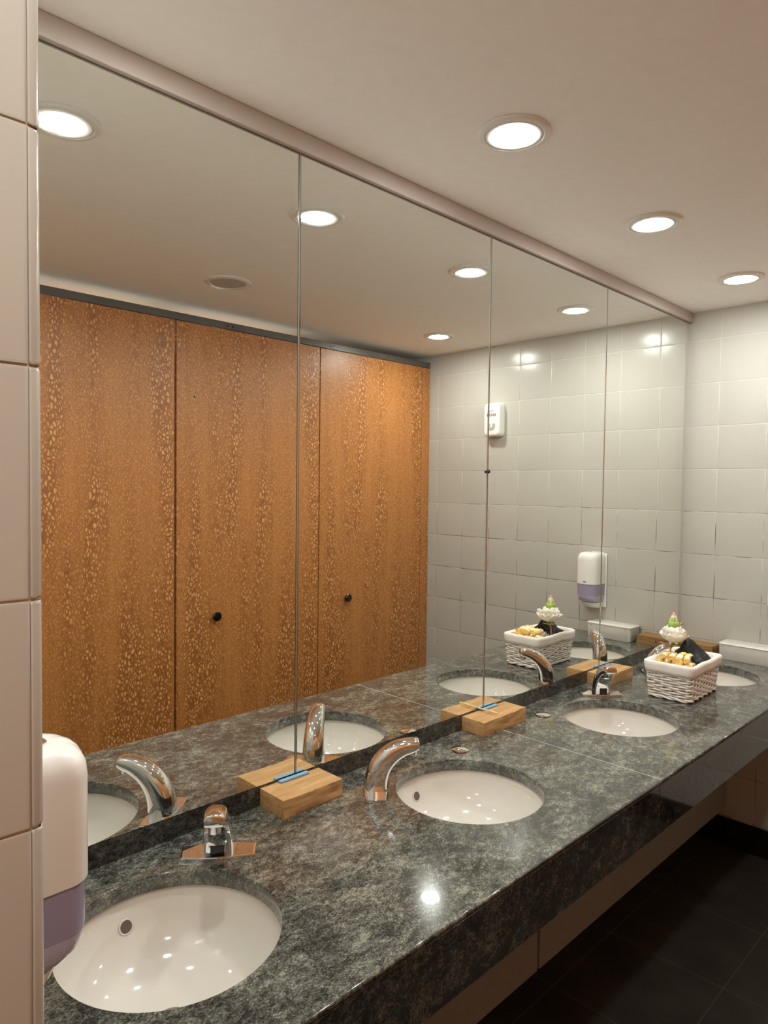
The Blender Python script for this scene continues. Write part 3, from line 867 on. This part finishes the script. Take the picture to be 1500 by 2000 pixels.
for i, (x, y, lab) in enumerate(lamps):
    o = lamp if i == 0 else copy_tree(lamp, lab)
    o['label'] = lab; o.location = (x, y, ZT)
t = thing('ceiling_speaker', 'round beige ceiling speaker grille between the lights, seen in the mirror', 'speaker', (1.565, -1.172, ZT))
bm = bmesh.new(); lathe(bm, [(0.094, -0.0003), (0.094, -0.004), (0.090, -0.007), (0.074, -0.008), (0.072, -0.005), (0.072, -0.0003)], 64, closed_profile=True)
link('speaker_rim', bm, M['lampwhite'], t, smooth=True, angle=35)
bm = bmesh.new(); lathe(bm, [(0, -0.0085), (0.04, -0.008), (0.0715, -0.0055), (0.0715, -0.002), (0, -0.002)], 64)
link('speaker_grille', bm, M['grille'], t, smooth=True, angle=40)

# ------------------------------------------------------------------ wicker basket
BX0, BX1, BY0, BY1 = 2.452, 2.718, -0.384, -0.232
bcx, bcy = (BX0 + BX1) / 2, (BY0 + BY1) / 2
HB = 0.128
basket = thing('wicker_basket', 'white wicker basket with a white cloth liner between the third and far basins', 'basket', (bcx, bcy, ZC + 0.0004), math.radians(1.0))
hx, hy = (BX1 - BX0) / 2 - 0.003, (BY1 - BY0) / 2 - 0.003
def perim(z, n, off=0.0):
    f = z / HB
    ax, ay, r = hx + 0.010 * f + off, hy + 0.010 * f + off, 0.012
    base = rrect(ax, ay, r, 4)
    # resample evenly
    P = [Vector(p) for p in base]; P.append(P[0])
    ds = [0]
    for a, b in zip(P, P[1:]): ds.append(ds[-1] + (b - a).length)
    out = []
    k = 0
    for i in range(n):
        s = ds[-1] * i / n
        while ds[k + 1] < s: k += 1
        u = (s - ds[k]) / max(1e-9, ds[k + 1] - ds[k])
        p = P[k].lerp(P[k + 1], u); d = (P[k + 1] - P[k]).normalized()
        out.append((p, Vector((d.y, -d.x))))
    return out
NST = 28                       # stakes round the basket
bm = bmesh.new()
nrow = 12
for r_ in range(nrow):
    z0 = 0.0105 + r_ * (HB - 0.022) / nrow
    n = NST * 6
    pr = perim(z0, n)
    pts = []
    for i, (p, nn) in enumerate(pr):
        ph = math.pi * i / 6 + (math.pi if r_ % 2 else 0)
        o_ = 0.0030 * math.sin(ph)
        zz = z0 + 0.0011 * math.sin(i * 0.37 + r_ * 1.9) + rnd.uniform(-0.0004, 0.0004)
        pts.append((p.x + nn.x * o_, p.y + nn.y * o_, zz))
    tube(bm, pts, 0.0037, 7, closed=True)
for i in range(NST):
    a, b = perim(0.002, NST * 6)[i * 6][0], perim(HB - 0.004, NST * 6)[i * 6][0]
    tube(bm, [(a.x, a.y, 0.002), (b.x, b.y, HB - 0.004)], 0.0022, 6)
link('woven_side', bm, M['wicker'], basket, smooth=True)
bm = bmesh.new()
for s in (0, 1):
    n = 220; pr = perim(0.004, n, 0.001)
    tube(bm, [(p.x + nn.x * 0.0036 * math.sin(i * 0.26 + s * math.pi), p.y + nn.y * 0.0036 * math.sin(i * 0.26 + s * math.pi), 0.0072 + 0.0034 * math.cos(i * 0.26 + s * math.pi)) for i, (p, nn) in enumerate(pr)], 0.0036, 6, closed=True)
link('base_braid', bm, M['wicker'], basket, smooth=True)
bm = bmesh.new(); box(bm, -hx + .004, hx - .004, -hy + .004, hy - .004, 0.003, 0.008)
link('basket_floor', bm, M['wicker'], basket)
# cloth liner folded over the rim
bm = bmesh.new(); n = 132
prof = [(0.0075, HB - 0.034), (0.0088, HB - 0.022), (0.0095, HB - 0.006), (0.0085, HB + 0.002), (0.003, HB + 0.006), (-0.003, HB + 0.0045), (-0.007, HB - 0.002), (-0.0095, HB - 0.012), (-0.0085, HB - 0.05), (-0.0075, HB - 0.085)]
rings = []
for q, (off, z) in enumerate(prof):
    ring = []
    for i, (p, nn) in enumerate(perim(min(z, HB), n, 0)):
        wv = noise.noise(Vector((p.x * 28, p.y * 28, z * 12)))
        dz = 0.006 * noise.noise(Vector((p.x * 14, p.y * 14, 4.0))) * (1.0 if q == 0 else 0.6 if q < 8 else 0)
        oo = off + wv * 0.0022
        ring.append((p.x + nn.x * oo, p.y + nn.y * oo, z + dz))
    rings.append(ring)
loft(bm, rings, cap=False)
inner = rings[-1]
bm.faces.new([bm.verts.new((x * 0.99, y * 0.99, z)) for x, y, z in inner])
ln = link('cloth_liner', bm, M['cloth'], basket, smooth=True, angle=60)
md = ln.modifiers.new('thick', 'SOLIDIFY'); md.thickness = 0.0012; md.offset = 0.0
ZB = ZC + HB - 0.085 + 0.0016      # where things rest inside the basket

# wrapped sweets
def sweet_mesh(seed):
    bm = bmesh.new()
    R_ = random.Random(seed)
    st = [(-0.033, 0.0150, 0.5), (-0.027, 0.0115, 0.45), (-0.020, 0.0038, 0.9), (-0.016, 0.009, 1), (-0.010, 0.0108, 1), (0, 0.0115, 1), (0.010, 0.0108, 1), (0.016, 0.009, 1), (0.020, 0.0038, 0.9), (0.027, 0.0115, 0.45), (0.033, 0.0150, 0.5)]
    rings = []; n = 20
    for x, r, fl in st:
        ring = []
        for k in range(n):
            a = 2 * math.pi * k / n
            cr_ = 1 + (0.16 if abs(x) > 0.018 else 0.05) * math.sin(k * 2.7 + seed) + R_.uniform(-0.05, 0.05)
            ring.append((x + (0.003 * math.sin(3 * a + seed) if abs(x) > 0.024 else 0), r * cr_ * math.cos(a), r * cr_ * fl * math.sin(a)))
        rings.append(ring)
    loft(bm, rings)
    for f in bm.faces:
        c = f.calc_center_median()
        f.material_index = 1 if (abs(c.x) > 0.017 or noise.noise(c * 60 + Vector((seed, 0, 0))) > 0.28) else 0
    return bm
base_sweets = [link('wrapped_sweet', sweet_mesh(s), [M['cream'], M['yellow']], smooth=True, angle=50) for s in (1, 2, 3)]
row = ['nearest the mirror side', 'second from the mirror side', 'third from the mirror side', 'fourth from the mirror side', 'nearest the front corner']
plc = []
for k in range(5): plc.append((bcx - 0.087 + 0.002 * k, bcy + 0.046 - 0.0245 * k, ZC + 0.123 + 0.003 * (k % 2), 0.12 * ((k % 3) - 1), 'wrapped sweet along the front edge of the basket, ' + row[k]))
for k in range(4): plc.append((bcx - 0.078 + 0.003 * k, bcy + 0.036 - 0.0255 * k, ZC + 0.145, 0.2 * ((k % 2) - .5), 'wrapped sweet on top of the heap in the basket, ' + row[k]))
for k in range(3): plc.append((bcx - 0.085 + 0.002 * k, bcy + 0.036 - 0.036 * k, ZC + 0.098, 0.1 * (k % 3), None))
i = 0
for x, y, z, a, lab in plc:
    src = base_sweets[i % 3]
    if i < 3: o = src
    else:
        o = src.copy(); COL.objects.link(o)
    o.location = (x, y, z); o.rotation_euler = (rnd.uniform(-.6, .6), rnd.uniform(-.25, .25), a + math.radians(8))
    tag(o, lab or 'wrapped sweet in the bottom layer of the basket heap', 'sweet', 'wrapped sweets in the basket')
    i += 1

# black folded pouch and violet tin at the back of the basket
def heap(nx, ny, hf, thick, seed):
    bm = bmesh.new()
    top = [[bm.verts.new(hf(i / nx, j / ny)) for j in range(ny + 1)] for i in range(nx + 1)]
    bot = [[bm.verts.new((v.co.x, v.co.y, v.co.z - thick)) for v in r] for r in top]
    for i in range(nx):
        for j in range(ny):
            bm.faces.new((top[i][j], top[i + 1][j], top[i + 1][j + 1], top[i][j + 1]))
            bm.faces.new((bot[i][j], bot[i][j + 1], bot[i + 1][j + 1], bot[i + 1][j]))
    rim = [(i, 0) for i in range(nx)] + [(nx, j) for j in range(ny)] + [(i, ny) for i in range(nx, 0, -1)] + [(0, j) for j in range(ny, 0, -1)]
    for (a, b), (c, d) in zip(rim, rim[1:] + rim[:1]):
        bm.faces.new((top[a][b], bot[a][b], bot[c][d], top[c][d]))
    return bm
def pouch(u, v):
    x = -0.052 + 0.104 * u; y = -0.054 + 0.104 * v
    ridge = math.exp(-((v - 0.52 + 0.10 * (u - .5)) / 0.30) ** 2)
    z = 0.120 + 0.072 * ridge * (0.95 - 0.75 * abs(u - 0.30)) + 0.012 * math.sin(math.pi * u) 
    q = noise.noise(Vector((u * 5, v * 4, 1.7))) * 0.010 + noise.noise(Vector((u * 13 + v * 9, v * 3, 5.0))) * 0.006
    return (x, y, z + q)
o = link('fabric_pouch', heap(26, 26, pouch, 0.020, 3), M['blackcloth'], smooth=True, angle=60)
o.location = (bcx + 0.064, bcy - 0.001, ZC); tag(o, 'crumpled black fabric pouch at the back of the wicker basket', 'pouch')
bm = bmesh.new(); lathe(bm, [(0, 0), (0.022, 0), (0.0235, 0.0015), (0.0235, 0.0135), (0.022, 0.015), (0, 0.015)], 36)
o = link('violet_tin', bm, M['violetdark'], smooth=True, angle=40); o.location = (bcx - 0.022, bcy + 0.024, ZC + 0.098); o.rotation_euler = (0.12, -0.15, 0)
tag(o, 'small dark violet round tin beside the flower vase in the basket', 'tin')

# small clear vase and the artificial flower in it
vx, vy = bcx + 0.004, bcy + 0.054
bm = bmesh.new(); lathe(bm, [(0, 0.0), (0.011, 0.0), (0.0125, 0.004), (0.0118, 0.05), (0.0135, 0.088), (0.0122, 0.0885), (0.0104, 0.05), (0.0108, 0.007), (0, 0.006)], 28)
o = link('glass_vase', bm, M['glass'], smooth=True, angle=50); o.location = (vx, vy, ZB + 0.001)
tag(o, 'tiny clear glass vase standing in the wicker basket under the flower', 'vase')
fl = thing('artificial_flower', 'white artificial peony with a green and pink bud above the wicker basket', 'flower', (vx, vy, ZB + 0.012))
bm = bmesh.new(); tube(bm, [(0, 0, 0), (0.001, 0, 0.05), (0.002, -0.003, 0.095), (0.004, -0.012, 0.120)], 0.0026, 8)
link('stem', bm, M['stem'], fl, smooth=True)
FC = Vector((0.004, -0.012, 0.120))
def petal(bm, az, tilt, ln_, wd, curl, base, mi=0):
    nu, nv = 7, 7
    R1 = Matrix.Rotation(az, 3, 'Z') @ Matrix.Rotation(-tilt, 3, 'Y')
    g = []
    for i in range(nu + 1):
        u = i / nu; r = []
        for j in range(nv + 1):
            v = j / nv * 2 - 1
            wdt = wd * math.sin(math.pi * min(0.94, 0.12 + 0.72 * u) ) ** 0.7
            x = ln_ * u * (1 - 0.10 * v * v * u); y = wdt * v
            z = curl * (u ** 2) * ln_ + 0.35 * wdt * v * v + 0.004 * math.sin(v * 5 + az * 3) * u * u
            r.append(bm.verts.new(base + R1 @ Vector((x, y, z))))
        g.append(r)
    for i in range(nu):
        for j in range(nv):
            bm.faces.new((g[i][j], g[i + 1][j], g[i + 1][j + 1], g[i][j + 1])).material_index = mi
bm = bmesh.new()
for ring, (cnt, tilt, ln_, wd, curl) in enumerate([(7, 0.15, 0.056, 0.032, 0.50), (8, 0.50, 0.064, 0.031, 0.42), (8, 0.85, 0.064, 0.029, 0.30), (7, 1.12, 0.058, 0.025, 0.2), (5, 1.4, 0.044, 0.018, 0.1)]):
    for k in range(cnt):
        petal(bm, 2 * math.pi * k / cnt + ring * 0.37 + rnd.uniform(-.12, .12), tilt + rnd.uniform(-.12, .12), ln_ * rnd.uniform(.9, 1.08), wd, curl, FC)
b_ = link('bloom', bm, M['petal'], fl, smooth=True, recalc=False)
md = b_.modifiers.new('thick', 'SOLIDIFY'); md.thickness = 0.0008
bm = bmesh.new()
for k in range(5): petal(bm, 2 * math.pi * k / 5 + .4, -0.25, 0.024, 0.007, 0.35, FC + Vector((0, 0, -0.008)))
b_ = link('sepals', bm, M['leaf'], fl, smooth=True, recalc=False); md = b_.modifiers.new('thick', 'SOLIDIFY'); md.thickness = 0.0008
# bud on its own short stem, above the bloom
BC = Vector((0.006, -0.010, 0.172))
bm = bmesh.new(); tube(bm, [FC + Vector((0.004, 0, 0.0)), FC + Vector((0.012, 0, 0.02)), BC + Vector((0, 0, -0.006))], 0.0022, 8)
link('bud_stem', bm, M['leaf'], fl, smooth=True)
bm = bmesh.new(); lathe(bm, [(0, -0.002), (0.009, 0.000), (0.0155, 0.008), (0.0175, 0.018), (0.0155, 0.030), (0.0120, 0.042), (0.0065, 0.053), (0, 0.060)], 24, c=BC)
bud = link('bud', bm, M['petalblush'], fl, smooth=True)
bm = bmesh.new()
lathe(bm, [(0, -0.0035), (0.010, -0.0015), (0.0168, 0.007), (0.0188, 0.018), (0.0180, 0.030), (0.0172, 0.0298), (0.0178, 0.018), (0.0154, 0.007), (0, -0.001)], 24, c=BC)
for k in range(4):
    az = math.pi * k / 2 + .9
    petal(bm, az, 1.80, 0.026, 0.0120, 0.10, BC + Vector((0.0182 * math.cos(az), 0.0182 * math.sin(az), 0.022)))
b_ = link('bud_sepals', bm, M['leaf'], bud, smooth=True, recalc=False)
bm = bmesh.new(); lathe(bm, [(0.0074, 0.0525), (0.0058, 0.056), (0.0030, 0.062), (0, 0.065)], 20, c=BC)
link('bud_tip', bm, M['petalpink'], bud, smooth=True)
for k, (az, ln_, base) in enumerate([(math.radians(-45), 0.036, BC + Vector((0.004, 0, 0.012))), (math.radians(135), 0.048, FC + Vector((-0.006, 0, -0.010))), (math.radians(150), 0.034, FC + Vector((0.0, 0.004, -0.016)))]):
    bm = bmesh.new(); petal(bm, az, 0.15, ln_, 0.0035, 0.12, base)
    b_ = link('leaf', bm, M['stem'], fl, smooth=True, recalc=False); md = b_.modifiers.new('thick', 'SOLIDIFY'); md.thickness = 0.0008
